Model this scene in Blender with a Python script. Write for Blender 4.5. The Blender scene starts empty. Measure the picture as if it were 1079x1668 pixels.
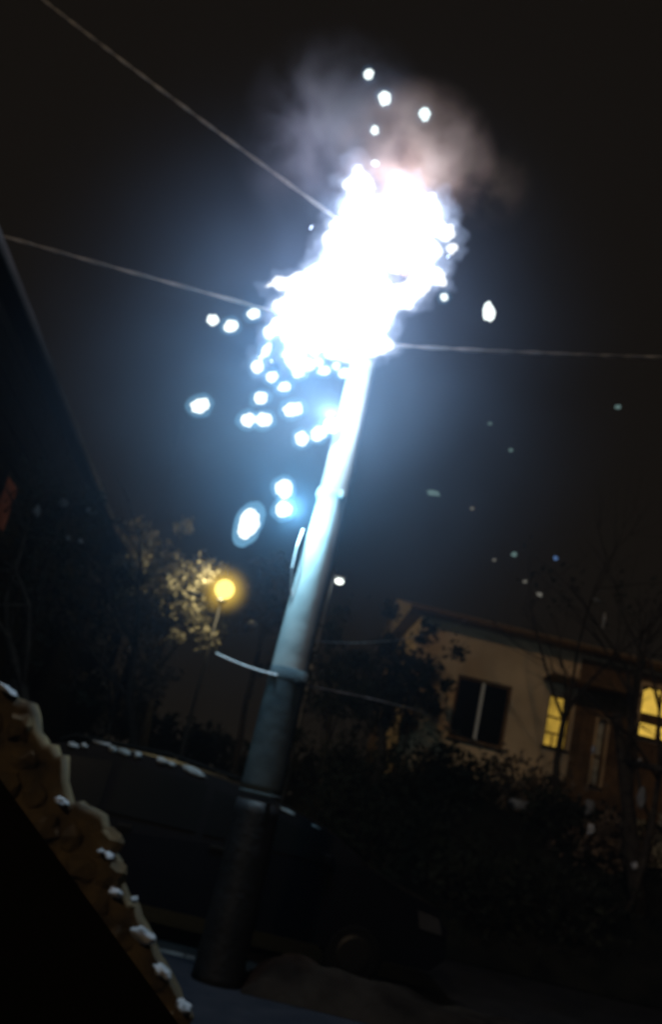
import bpy, bmesh, math, random
from mathutils import Vector, Matrix, noise
R = math.radians
random.seed(7)
S = bpy.context.scene
COL = S.collection

# ------------------------------------------------------------------ camera
EYE = 1.7
PITCH, ROLL, F = R(17.0), R(13.4), 1500.0
cam_d = bpy.data.cameras.new("camera")
cam = bpy.data.objects.new("camera", cam_d)
COL.objects.link(cam)
cam.matrix_world = Matrix.Translation((0, 0, EYE)) @ Matrix.Rotation(R(90) + PITCH, 4, 'X') @ Matrix.Rotation(ROLL, 4, 'Z')
cam_d.sensor_fit = 'VERTICAL'
cam_d.sensor_height = 24.0
cam_d.lens = 24.0 * F / 1668.0
cam_d.clip_start, cam_d.clip_end = 0.05, 2000
cam_d.dof.use_dof = True            # the phone has missed its focus: everything is a little soft
cam_d.dof.focus_distance = 1.0
cam_d.dof.aperture_fstop = 4.0
S.camera = cam

def at(px, py, Y):
    """world point seen at photograph pixel (px, py), at distance Y along the street"""
    x, y = (px - 539.5) / F, -(py - 834) / F
    c, s = math.cos(ROLL), math.sin(ROLL)
    xr, yr = x * c - y * s, x * s + y * c
    d = Vector((xr, math.cos(PITCH) - yr * math.sin(PITCH), math.sin(PITCH) + yr * math.cos(PITCH)))
    return Vector((0, 0, EYE)) + d * (Y / d.y)

# ------------------------------------------------------------------ night sky, faint warm town light
SUN_EL, SUN_AZ = R(24), R(200)
W = bpy.data.worlds.new("World"); S.world = W; W.use_nodes = True
nt = W.node_tree; nt.nodes.clear()
out = nt.nodes.new('ShaderNodeOutputWorld'); add = nt.nodes.new('ShaderNodeAddShader')
sky = nt.nodes.new('ShaderNodeTexSky'); sky.sky_type = 'NISHITA'; sky.sun_disc = False
sky.sun_elevation = SUN_EL; sky.sun_rotation = SUN_AZ
b1 = nt.nodes.new('ShaderNodeBackground'); b1.inputs[1].default_value = 0.00002
b2 = nt.nodes.new('ShaderNodeBackground'); b2.inputs[0].default_value = (0.0125, 0.0092, 0.0062, 1); b2.inputs[1].default_value = 0.46
nt.links.new(sky.outputs[0], b1.inputs[0]); nt.links.new(b1.outputs[0], add.inputs[0])
nt.links.new(b2.outputs[0], add.inputs[1]); nt.links.new(add.outputs[0], out.inputs['Surface'])
sd = bpy.data.lights.new("town_glow", 'SUN'); sd.energy = 0.25; sd.angle = R(3); sd.color = (1, .72, .42)  # warm fill added for the unseen town's glow; no sun at night
town_glow = bpy.data.objects.new("town_glow", sd); COL.objects.link(town_glow)
sdir = Vector((math.sin(SUN_AZ) * math.cos(SUN_EL), math.cos(SUN_AZ) * math.cos(SUN_EL), math.sin(SUN_EL)))
town_glow.rotation_euler = (-sdir).to_track_quat('-Z', 'Y').to_euler()

S.view_settings.view_transform = 'Standard'
S.view_settings.look = 'None'
S.view_settings.exposure = 0
S.view_settings.gamma = 1
S.view_settings.use_curve_mapping = False
S.render.engine = 'CYCLES'
cy = S.cycles
cy.use_denoising = True
cy.max_bounces = 3; cy.diffuse_bounces = 2; cy.glossy_bounces = 2; cy.volume_bounces = 0
cy.transparent_max_bounces = 24
cy.volume_step_rate = 1.5; cy.volume_max_steps = 128
cy.light_sampling_threshold = 0.0
cy.sample_clamp_indirect = 1.0

# ------------------------------------------------------------------ helpers
def setp(o, label=None, cat=None, group=None, kind=None):
    for k, v in (('label', label), ('category', cat), ('group', group), ('kind', kind)):
        if v: o[k] = v
    return o

def empty(name, loc=(0, 0, 0), **k):
    o = bpy.data.objects.new(name, None); COL.objects.link(o); o.location = loc
    o.empty_display_size = .2
    return setp(o, **k)

def build(name, bm, mat, parent=None, smooth=False, **k):
    me = bpy.data.meshes.new(name)
    bmesh.ops.recalc_face_normals(bm, faces=bm.faces)
    bm.to_mesh(me); bm.free()
    if smooth:
        for p in me.polygons: p.use_smooth = True
    me.materials.append(mat)
    o = bpy.data.objects.new(name, me); COL.objects.link(o)
    if parent:
        o.parent = parent
        root = parent
        off = Vector(root.location)
        while root.parent:
            root = root.parent; off += Vector(root.location)
        # geometry is written in world coordinates: bring it to the parent's frame
        me.transform(Matrix.Translation(-off))
    return setp(o, **k)

def box(bm, lo, hi, bevel=0.0):
    g = bmesh.ops.create_cube(bm, size=1)
    vs = g['verts']
    c = [(lo[i] + hi[i]) / 2 for i in range(3)]; s = [abs(hi[i] - lo[i]) for i in range(3)]
    for v in vs:
        v.co = Vector((c[0] + v.co.x * s[0], c[1] + v.co.y * s[1], c[2] + v.co.z * s[2]))
    if bevel:
        es = list({e for v in vs for e in v.link_edges})
        bmesh.ops.bevel(bm, geom=es, offset=bevel, segments=2, affect='EDGES', profile=.5)
    return vs

def tube(bm, pts, rad, seg=8, cap=True):
    pts = [Vector(p) for p in pts]
    n = len(pts)
    if not hasattr(rad, '__len__'): rad = [rad] * n
    rings = []
    prev = None
    for i, p in enumerate(pts):
        t = (pts[min(i + 1, n - 1)] - pts[max(i - 1, 0)])
        t = t.normalized() if t.length > 1e-9 else Vector((0, 0, 1))
        if prev is None:
            u = t.cross(Vector((0, 1, 0)) if abs(t.y) < .9 else Vector((1, 0, 0))).normalized()
        else:
            u = (prev - t * prev.dot(t)).normalized()
        prev = u
        w = t.cross(u)
        rings.append([bm.verts.new(p + (u * math.cos(a) + w * math.sin(a)) * rad[i]) for a in [2 * math.pi * k / seg for k in range(seg)]])
    for a, b in zip(rings, rings[1:]):
        for k in range(seg):
            bm.faces.new((a[k], a[(k + 1) % seg], b[(k + 1) % seg], b[k]))
    if cap:
        bm.faces.new(rings[0]); bm.faces.new(rings[-1])

def lump(bm, c, r, rough=.25, sub=2, freq=2.5, seed=0, rot=None):
    g = bmesh.ops.create_icosphere(bm, subdivisions=sub, radius=1)
    for v in g['verts']:
        k = 1 + rough * noise.noise(v.co * freq + Vector((seed * 3.7, seed * 1.3, seed)))
        q = Vector((v.co.x * r[0], v.co.y * r[1], v.co.z * r[2])) * k
        if rot: q = rot @ q
        v.co = Vector(c) + q
    return g['verts']

# ------------------------------------------------------------------ materials
def mat(name, col, rough=.8, col2=None, scale=6.0, bump=.0, bscale=20, metal=0.0, spec=.3, detail=6):
    m = bpy.data.materials.new(name); m.use_nodes = True
    t = m.node_tree; b = t.nodes['Principled BSDF']
    b.inputs['Base Color'].default_value = (*col, 1); b.inputs['Roughness'].default_value = rough
    b.inputs['Metallic'].default_value = metal
    b.inputs['Specular IOR Level'].default_value = spec
    tc = t.nodes.new('ShaderNodeTexCoord')
    if col2:
        n = t.nodes.new('ShaderNodeTexNoise'); n.inputs['Scale'].default_value = scale; n.inputs['Detail'].default_value = detail
        r = t.nodes.new('ShaderNodeValToRGB')
        r.color_ramp.elements[0].position = .35; r.color_ramp.elements[1].position = .68
        r.color_ramp.elements[0].color = (*col, 1); r.color_ramp.elements[1].color = (*col2, 1)
        t.links.new(tc.outputs['Object'], n.inputs['Vector']); t.links.new(n.outputs['Fac'], r.inputs[0])
        t.links.new(r.outputs[0], b.inputs['Base Color'])
    if bump:
        n = t.nodes.new('ShaderNodeTexNoise'); n.inputs['Scale'].default_value = bscale; n.inputs['Detail'].default_value = 8
        bp = t.nodes.new('ShaderNodeBump'); bp.inputs['Strength'].default_value = bump; bp.inputs['Distance'].default_value = .02
        t.links.new(tc.outputs['Object'], n.inputs['Vector']); t.links.new(n.outputs['Fac'], bp.inputs['Height'])
        t.links.new(bp.outputs[0], b.inputs['Normal'])
    return m

def emit(name, col, strength, noise_scale=None, dark=.4):
    m = bpy.data.materials.new(name); m.use_nodes = True
    t = m.node_tree; t.nodes.clear()
    o = t.nodes.new('ShaderNodeOutputMaterial'); e = t.nodes.new('ShaderNodeEmission')
    e.inputs[0].default_value = (*col, 1); e.inputs[1].default_value = strength
    t.links.new(e.outputs[0], o.inputs['Surface'])
    if noise_scale:
        tc = t.nodes.new('ShaderNodeTexCoord')
        n = t.nodes.new('ShaderNodeTexNoise'); n.inputs['Scale'].default_value = noise_scale; n.inputs['Detail'].default_value = 3
        mr = t.nodes.new('ShaderNodeMapRange')
        mr.inputs[1].default_value = .35; mr.inputs[2].default_value = .65
        mr.inputs[3].default_value = dark * strength; mr.inputs[4].default_value = strength
        t.links.new(tc.outputs['Object'], n.inputs['Vector'])
        t.links.new(n.outputs['Fac'], mr.inputs[0]); t.links.new(mr.outputs[0], e.inputs[1])
    m.cycles.emission_sampling = 'NONE'
    return m

def glow_volume(name, col, strength):
    m = bpy.data.materials.new(name); m.use_nodes = True
    t = m.node_tree; t.nodes.clear()
    o = t.nodes.new('ShaderNodeOutputMaterial'); e = t.nodes.new('ShaderNodeEmission')
    e.inputs[0].default_value = (*col, 1); e.inputs[1].default_value = strength
    t.links.new(e.outputs[0], o.inputs['Volume'])
    return m

def halo_volume(name, col, strength, power):
    # self-lit ball imitating the halo round a light, strongest in its middle
    m = bpy.data.materials.new(name); m.use_nodes = True
    t = m.node_tree; t.nodes.clear(); N = t.nodes.new; L = t.links.new
    o = N('ShaderNodeOutputMaterial'); e = N('ShaderNodeEmission'); e.inputs[0].default_value = (*col, 1)
    tc = N('ShaderNodeTexCoord'); a = N('ShaderNodeVectorMath'); a.operation = 'SUBTRACT'; a.inputs[1].default_value = (.5, .5, .5)
    ln = N('ShaderNodeVectorMath'); ln.operation = 'LENGTH'; L(tc.outputs['Generated'], a.inputs[0]); L(a.outputs[0], ln.inputs[0])
    k = N('ShaderNodeMath'); k.operation = 'MULTIPLY_ADD'; k.inputs[1].default_value = -2; k.inputs[2].default_value = 1; k.use_clamp = True; L(ln.outputs['Value'], k.inputs[0])
    p = N('ShaderNodeMath'); p.operation = 'POWER'; p.inputs[1].default_value = power; L(k.outputs[0], p.inputs[0])
    q = N('ShaderNodeMath'); q.operation = 'MULTIPLY'; q.inputs[1].default_value = strength; L(p.outputs[0], q.inputs[0])
    L(q.outputs[0], e.inputs[1]); L(e.outputs[0], o.inputs['Volume'])
    return m

def smoke_volume(name, col, dens, centre, rad, scale, lo, hi, power=2.0, seed=0.0):
    """smoke thinning out from its centre, torn by noise"""
    m = bpy.data.materials.new(name); m.use_nodes = True
    t = m.node_tree; t.nodes.clear(); N = t.nodes.new; L = t.links.new
    o = N('ShaderNodeOutputMaterial'); v = N('ShaderNodeVolumeScatter')
    v.inputs['Color'].default_value = (*col, 1); v.inputs['Anisotropy'].default_value = 0.0
    g = N('ShaderNodeNewGeometry')
    sub = N('ShaderNodeVectorMath'); sub.operation = 'SUBTRACT'; sub.inputs[1].default_value = centre
    div = N('ShaderNodeVectorMath'); div.operation = 'DIVIDE'; div.inputs[1].default_value = rad
    ln = N('ShaderNodeVectorMath'); ln.operation = 'LENGTH'
    L(g.outputs['Position'], sub.inputs[0]); L(sub.outputs[0], div.inputs[0]); L(div.outputs[0], ln.inputs[0])
    inv = N('ShaderNodeMath'); inv.operation = 'SUBTRACT'; inv.inputs[0].default_value = 1; inv.use_clamp = True
    L(ln.outputs['Value'], inv.inputs[1])
    pw = N('ShaderNodeMath'); pw.operation = 'POWER'; pw.inputs[1].default_value = power; L(inv.outputs[0], pw.inputs[0])
    n = N('ShaderNodeTexNoise'); n.noise_dimensions = '4D'; n.inputs['W'].default_value = seed
    n.inputs['Scale'].default_value = scale; n.inputs['Detail'].default_value = 3; n.inputs['Distortion'].default_value = .4
    L(g.outputs['Position'], n.inputs['Vector'])
    mr = N('ShaderNodeMapRange'); mr.inputs[1].default_value = lo; mr.inputs[2].default_value = hi
    L(n.outputs['Fac'], mr.inputs[0])
    mu = N('ShaderNodeMath'); mu.operation = 'MULTIPLY'; L(pw.outputs[0], mu.inputs[0]); L(mr.outputs[0], mu.inputs[1])
    m2 = N('ShaderNodeMath'); m2.operation = 'MULTIPLY'; m2.inputs[1].default_value = dens; L(mu.outputs[0], m2.inputs[0])
    L(m2.outputs[0], v.inputs['Density']); L(v.outputs[0], o.inputs['Volume'])
    return m

M = dict(
    pole_foot=mat('foot_black', (.008, .010, .013), .55, (.016, .018, .022), 3, .4, 14, spec=.25),  # near-black colour for the pole's lowest section
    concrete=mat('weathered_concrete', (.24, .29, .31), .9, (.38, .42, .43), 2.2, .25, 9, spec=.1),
    concrete_base=mat('dimmed_concrete', (.036, .052, .064), .9, (.065, .085, .095), 3, .3, 9, spec=.05),  # lower pole: fading of the arc's light put into a darker colour
    steel=mat('galvanised_steel', (.30, .31, .32), .5, (.20, .21, .22), 9, metal=.6),
    black_steel=mat('dark_steel', (.03, .03, .035), .5, metal=.3),
    wire=mat('aluminium_wire', (.86, .86, .90), .5, (.45, .45, .48), 2.2, spec=.5),
    cable=mat('grey_cable', (.14, .14, .15), .6, (.60, .60, .62), 3),
    porcelain=mat('porcelain', (.35, .25, .2), .25, spec=.6),
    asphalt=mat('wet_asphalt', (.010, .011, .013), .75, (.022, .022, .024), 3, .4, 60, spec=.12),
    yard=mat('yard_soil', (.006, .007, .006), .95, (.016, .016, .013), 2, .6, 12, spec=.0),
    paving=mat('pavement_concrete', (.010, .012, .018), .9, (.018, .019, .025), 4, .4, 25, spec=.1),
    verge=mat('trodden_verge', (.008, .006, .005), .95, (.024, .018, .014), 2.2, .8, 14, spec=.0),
    kerb=mat('kerb_stone', (.06, .06, .06), .9, (.12, .12, .12), 5, .5, 25, spec=.1),
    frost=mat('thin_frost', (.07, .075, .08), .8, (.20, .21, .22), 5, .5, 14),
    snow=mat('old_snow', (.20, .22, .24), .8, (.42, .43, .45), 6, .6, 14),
    stucco=mat('ochre_stucco', (.125, .092, .050), .95, (.045, .039, .032), 4.5, .6, 12, spec=.05),
    capstone=mat('cap_stone', (.018, .016, .016), .9, (.035, .03, .028), 6, .5, 20),
    black=mat('black_paint', (.006, .006, .006), .8, spec=.08),
    housewall=mat('tan_render', (.62, .45, .28), .95, (.36, .26, .16), .55, .4, 14, spec=.05),
    houseroof=mat('tan_roof_tile', (.22, .17, .12), .9, (.34, .26, .18), 5, .5, 20, spec=.05),
    brownwood=mat('brown_timber', (.09, .05, .025), .8, (.15, .085, .04), 4, .3, 20, spec=.1),
    darkglass=mat('dark_glass', (.004, .005, .006), .2, spec=.15),
    whitetrim=mat('white_trim', (.55, .55, .52), .6),
    curtain=mat('pale_curtain', (.5, .48, .42), .9, (.3, .28, .24), 6),
    darkboard=mat('tarred_board', (.003, .003, .0033), .9, (.005, .005, .005), 2, .5, 9, spec=.03),
    darkroof=mat('dark_slate', (.004, .004, .004), .85, spec=.05),
    gutter=mat('zinc_gutter', (.006, .006, .007), .8, (.10, .09, .095), .28),  # bright stretch in the colour paints a single glint on the gutter
    bark=mat('dark_bark', (.020, .016, .014), .95, (.045, .038, .03), 8, .9, 25, spec=.05),
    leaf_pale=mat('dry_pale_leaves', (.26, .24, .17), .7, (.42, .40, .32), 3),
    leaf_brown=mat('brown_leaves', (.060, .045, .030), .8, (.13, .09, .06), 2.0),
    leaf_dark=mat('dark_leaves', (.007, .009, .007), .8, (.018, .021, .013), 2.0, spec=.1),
    carpaint=mat('black_car_paint', (.0015, .002, .004), .45, spec=.08),
    tyre=mat('tyre_rubber', (.006, .006, .006), .9, spec=.05),
    rim=mat('alloy_rim', (.02, .02, .02), .4, metal=.7),
    lamp_red=mat('red_lens', (.15, .01, .01), .3),
    lamp_clear=mat('clear_lens', (.03, .03, .03), .2),
    sodium=emit('lamp_yellow', (1.0, .86, .22), 1.7),
    cool=emit('lamp_white', (.92, 1.0, .95), 3.0),
    win_a=emit('window_glow', (.58, .36, .05), .9, 3.0, .45),
    win_b=emit('window_glow_bright', (.95, .60, .09), .9, 3.0, .7),
    win_dim=emit('window_glow_dim', (.09, .03, .016), .25, 2.0, .5),
    core=emit('spark_core', (.90, 1.0, 1.0), 1.75), arc_core=emit('arc_core', (.95, .97, 1.0), 1.35),
    glint=emit('glint', (.30, .48, .46), .32),  # self-lit colours painting twig glints, which give off no light themselves
    glint_blue=emit('glint_blue', (.18, .35, .75), .35),
    glint_warm=emit('glint_warm', (.42, .40, .34), .28),
    glow_shell=glow_volume('spark_glow', (.38, .72, .95), 1.3), halo=glow_volume('spark_halo', (.22, .55, .85), .018),  # self-lit shells painting the lens halo round each spark
    plasma=glow_volume('arc_plasma', (.52, .66, 1.0), .9),
    sheath=glow_volume('arc_sheath', (.62, .76, 1.0), 2.2),
)

# ------------------------------------------------------------------ ground, road, pavement
def grid_sheet(name, x0, x1, y0, y1, z, nx, ny, amp, m, **k):
    bm = bmesh.new()
    vs = [[bm.verts.new((x0 + (x1 - x0) * i / nx, y0 + (y1 - y0) * j / ny, z + (amp * noise.noise(Vector((i * .7, j * .7, z))) if 0 < i < nx and 0 < j < ny else 0))) for i in range(nx + 1)] for j in range(ny + 1)]
    for j in range(ny):
        for i in range(nx):
            bm.faces.new((vs[j][i], vs[j][i + 1], vs[j + 1][i + 1], vs[j + 1][i]))
    return build(name, bm, m, **k)
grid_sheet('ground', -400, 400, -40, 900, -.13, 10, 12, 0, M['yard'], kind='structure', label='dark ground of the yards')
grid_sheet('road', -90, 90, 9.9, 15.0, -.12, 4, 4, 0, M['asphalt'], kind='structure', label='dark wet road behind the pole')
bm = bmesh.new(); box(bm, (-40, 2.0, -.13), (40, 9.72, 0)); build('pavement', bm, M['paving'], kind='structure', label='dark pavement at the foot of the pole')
kerb = empty('kerb', (0, 9.8, 0), kind='structure', label='row of dark kerb stones along the road')
for i in range(26):
    bm = bmesh.new(); x = -5 + i * .42
    box(bm, (x + .006, 9.725, -.129), (x + .41, 9.88, .012 + random.uniform(-.006, .006)), .012)
    build('kerb_stone', bm, M['kerb'], kerb)
# trodden earth verge right of the pole, gently humped
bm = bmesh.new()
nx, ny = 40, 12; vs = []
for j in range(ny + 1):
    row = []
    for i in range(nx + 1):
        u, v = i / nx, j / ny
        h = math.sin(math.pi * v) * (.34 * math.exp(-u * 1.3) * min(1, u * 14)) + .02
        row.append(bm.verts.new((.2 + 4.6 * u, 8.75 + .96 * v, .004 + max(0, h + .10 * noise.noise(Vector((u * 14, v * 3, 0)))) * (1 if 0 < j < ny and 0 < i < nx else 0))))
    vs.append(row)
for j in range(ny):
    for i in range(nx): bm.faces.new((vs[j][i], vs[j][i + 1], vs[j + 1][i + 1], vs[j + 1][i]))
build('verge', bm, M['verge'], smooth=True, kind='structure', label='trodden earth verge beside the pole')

# hill rising behind the road on the right
bm = bmesh.new(); nx, ny = 30, 16; vs = []
for j in range(ny + 1):
    row = []
    for i in range(nx + 1):
        x = -14 + 44 * i / nx; y = 15.2 + 30 * j / ny
        h = 3.1 * max(0, min(1, (y - 15.2) / 6)) ** .8 * max(0, min(1, (x + 1) / 4))
        row.append(bm.verts.new((x, y, -.12 + h + (.25 * noise.noise(Vector((x * .4, y * .4, 1))) if h > .1 else 0))))
    vs.append(row)
for j in range(ny):
    for i in range(nx): bm.faces.new((vs[j][i], vs[j][i + 1], vs[j + 1][i + 1], vs[j + 1][i]))
build('hill', bm, M['yard'], smooth=True, kind='structure', label='dark bank rising to the house')

# ------------------------------------------------------------------ the utility pole
PX, PY = -.03, 9.0
pole = empty('utility_pole', (PX, PY, 0), label='tall pale utility pole leaning across the picture with its top lost in white glare', cat='utility pole')
def rad(z): return .215 - .0135 * z
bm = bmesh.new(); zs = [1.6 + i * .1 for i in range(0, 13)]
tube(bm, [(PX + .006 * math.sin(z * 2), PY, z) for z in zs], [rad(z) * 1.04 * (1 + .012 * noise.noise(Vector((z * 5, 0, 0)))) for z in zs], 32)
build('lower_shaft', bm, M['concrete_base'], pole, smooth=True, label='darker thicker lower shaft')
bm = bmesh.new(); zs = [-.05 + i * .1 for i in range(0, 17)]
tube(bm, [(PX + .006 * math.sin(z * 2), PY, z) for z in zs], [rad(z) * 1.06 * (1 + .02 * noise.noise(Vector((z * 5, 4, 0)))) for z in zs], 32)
build('black_base', bm, M['pole_foot'], pole, smooth=True, label='black foot of the pole')
bm = bmesh.new(); zs = [2.7 + i * .1 for i in range(0, 54)]
tube(bm, [(PX + .012 * math.sin(z * 1.7), PY, z) for z in zs], [rad(z) * (1 + .03 * noise.noise(Vector((z * 3, 2, 0)))) for z in zs], 40)
build('upper_shaft', bm, M['concrete'], pole, smooth=True, label='glaring pale upper shaft')
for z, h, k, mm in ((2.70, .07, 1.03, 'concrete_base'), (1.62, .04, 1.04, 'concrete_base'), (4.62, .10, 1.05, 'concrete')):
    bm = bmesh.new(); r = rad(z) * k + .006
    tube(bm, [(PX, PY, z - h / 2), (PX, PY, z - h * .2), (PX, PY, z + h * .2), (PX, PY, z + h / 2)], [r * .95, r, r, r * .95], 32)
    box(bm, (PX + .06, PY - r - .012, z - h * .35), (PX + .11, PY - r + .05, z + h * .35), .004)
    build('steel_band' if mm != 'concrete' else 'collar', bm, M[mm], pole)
bm = bmesh.new(); box(bm, (PX - .27, PY - .32, 7.02), (PX + .27, PY - .20, 7.13), .008)
build('crossarm', bm, M['black_steel'], pole)
for dx in (-.21, .0, .21):
    bm = bmesh.new()
    tube(bm, [(PX + dx, PY - .26, 7.13 + a) for a in (0, .05, .051, .08, .081, .12, .121, .17, .2)], [.02, .02, .06, .06, .035, .055, .03, .045, .02], 14)
    build('insulator', bm, M['porcelain'], pole)

# ------------------------------------------------------------------ overhead wires
def sag(a, b, s, n=28):
    a, b = Vector(a), Vector(b)
    return [a.lerp(b, i / n) - Vector((0, 0, s * 4 * (i / n) * (1 - i / n))) for i in range(n + 1)]
def wire(name, pts, r, m, label, cat, group, twist=0):
    o = empty(name, pts[0], label=label, cat=cat, group=group) if twist else None
    if twist:
        L = [Vector(p) for p in pts]
        # resample
        fine = []
        for a, b in zip(L, L[1:]):
            for k in range(10): fine.append(a.lerp(b, k / 10))
        fine.append(L[-1])
        acc = 0; angs = [0]
        for a, b in zip(fine, fine[1:]):
            acc += (b - a).length; angs.append(acc * twist)
        for s in range(2):
            bm = bmesh.new(); q = []
            for i, p in enumerate(fine):
                t = (fine[min(i + 1, len(fine) - 1)] - fine[max(i - 1, 0)]).normalized()
                u = t.cross(Vector((0, 0, 1))).normalized(); w = t.cross(u)
                a = angs[i] + math.pi * s
                q.append(p + (u * math.cos(a) + w * math.sin(a)) * r)
            tube(bm, q, r, 6)
            build('strand', bm, m, o)
        return o
    bm = bmesh.new(); tube(bm, pts, r, 7)
    return build(name, bm, m, label=label, cat=cat, group=group)
TOP = Vector((PX - .05, PY - .19, 7.33))
a = at(600, 393, 8.9); b = at(255, 130, 11.6)
wire('power_line', sag(a, a + (b - a) * 3.5, .12), .0115, M['wire'], 'bright twisted power line rising from the glare to the upper left', 'power line', 'overhead power lines', twist=4.2)
a = at(600, 548, 8.85); b = at(170, 423, 11.2)
wire('power_line', sag(a, a + (b - a) * 4, .10), .0115, M['wire'], 'power line running left from the middle of the glare past the falling sparks', 'power line', 'overhead power lines', twist=3.5)
a = at(608, 561, 8.85); b = at(980, 569, 11.4)
wire('power_line', sag(a, a + (b - a) * 3.5, .12), .011, M['wire'], 'pale power line running right from the pole just below the glare', 'power line', 'overhead power lines', twist=5)
c0 = at(452, 1100, 8.82)
wire('service_cable', sag(at(352, 1064, 9.6), c0, .02, 14), .011, M['wire'], 'short lit cable reaching the pole from the yellow lamp side', 'cable', 'low cables at the pole')
wire('service_cable', sag(at(482, 1114, 8.86), at(690, 1160, 13.5), -.02, 20) + sag(at(690, 1160, 13.5), at(790, 1215, 19.8), .05, 10)[1:], .009, M['cable'], 'dim cable leading right from the pole towards the tan house', 'cable', 'low cables at the pole')

wire('service_cable', sag(at(492, 1042, 8.95), at(610, 1046, 12.0), .02, 10) + sag(at(610, 1046, 12.0), at(760, 1010, 21.4), .1, 10)[1:], .008, M['cable'], 'faint upper cable leaving the pole towards the house roof', 'cable', 'low cables at the pole')
bm = bmesh.new(); tube(bm, [at(494, 862, 8.9), at(484, 890, 8.78), at(476, 925, 8.8), at(474, 960, 8.9), at(480, 985, 8.93)], .010, 6)
build('dangling_wire', bm, M['wire'], label='short loose wire hanging along the left side of the pole', cat='wire')

# ------------------------------------------------------------------ the electric arc
def point(name, p, energy, col, r, parent=None):
    l = bpy.data.lights.new(name, 'POINT'); l.energy = energy; l.color = col; l.shadow_soft_size = r
    o = bpy.data.objects.new(name, l); COL.objects.link(o)
    if parent: o.parent = parent; o.location = Vector(p) - Vector(parent.location)
    else: o.location = p
    return o
blobs = [(672, 465, 30, -.1), (655, 490, 20, -.1), (560, 415, 44, -.1), (583, 295, 25, 0), (579, 278, 16, 0), (588, 335, 38, 0), (560, 375, 30, 0), (520, 500, 40, 0), (545, 505, 45, 0), (620, 500, 38, 0), (660, 318, 30, .1), (640, 345, 45, 0), (600, 372, 56, 0), (690, 355, 46, .1), (728, 376, 22, .1),
         (738, 408, 12, .0), (712, 452, 20, 0), (690, 425, 34, .2), (655, 420, 60, .1), (575, 425, 42, 0), (600, 470, 56, 0), (540, 460, 48, 0), (500, 470, 30, -.1),
         (478, 505, 36, 0), (455, 535, 20, -.2), (500, 540, 44, 0), (560, 525, 50, 0), (605, 525, 36, 0), (480, 575, 24, -.1), (500, 598, 14, 0),
         (440, 545, 12, -.2), (545, 570, 20, 0), (572, 585, 16, 0), (450, 463, 12, -.2), (436, 467, 9, -.2), (465, 455, 9, -.2), (610, 558, 26, -.1), (425, 582, 11, -.1), (418, 598, 10, -.1), (431,568,8,-.1)]
arc = empty('electric_arc', at(600, 430, 8.8), label='blinding white electric arc engulfing the pole top', cat='electric arc')
px_m = 9.3 / F
def hull(name, k, grow, material, disp, sub=2):
    bm = bmesh.new()
    for i, (x, y, r, dy) in enumerate(blobs):
        c = at(x, y, 8.85 + dy); q = max(.03, r * px_m * k + grow)
        bmesh.ops.create_icosphere(bm, subdivisions=sub, radius=q, matrix=Matrix.Translation(c))
    o = build(name, bm, material, arc, smooth=True)
    rm = o.modifiers.new('merge', 'REMESH'); rm.mode = 'VOXEL'; rm.voxel_size = .035; rm.use_smooth_shade = True
    sm = o.modifiers.new('melt', 'SMOOTH'); sm.factor = .5; sm.iterations = 8
    tx = bpy.data.textures.new(name + '_ripple', 'CLOUDS'); tx.noise_scale = .17; tx.noise_depth = 2
    d = o.modifiers.new('ripple', 'DISPLACE'); d.texture = tx; d.strength = disp; d.mid_level = .5; d.texture_coords = 'LOCAL'
    return o
hull('plasma_core', .86, 0, M['arc_core'], .30)
hull('plasma_sheath', 1.05, .0, M['sheath'], .34)
hull('plasma_glow', 1.26, .05, M['plasma'], .36)
point('arc_light', at(600, 420, 8.05), 170, (.95, .84, 1.0), .07, arc)
point('arc_light', at(640, 320, 8.35), 90, (.95, .88, .96), .07, arc)
point('arc_light', at(490, 560, 8.25), 130, (.34, .70, 1.0), .06, arc)
point('arc_light', at(535, 335, 8.5), 45, (.85, .9, 1.0), .04, arc)
point('arc_light', at(590, 545, 8.30), 60, (.80, .90, 1.0), .05, arc)

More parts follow.
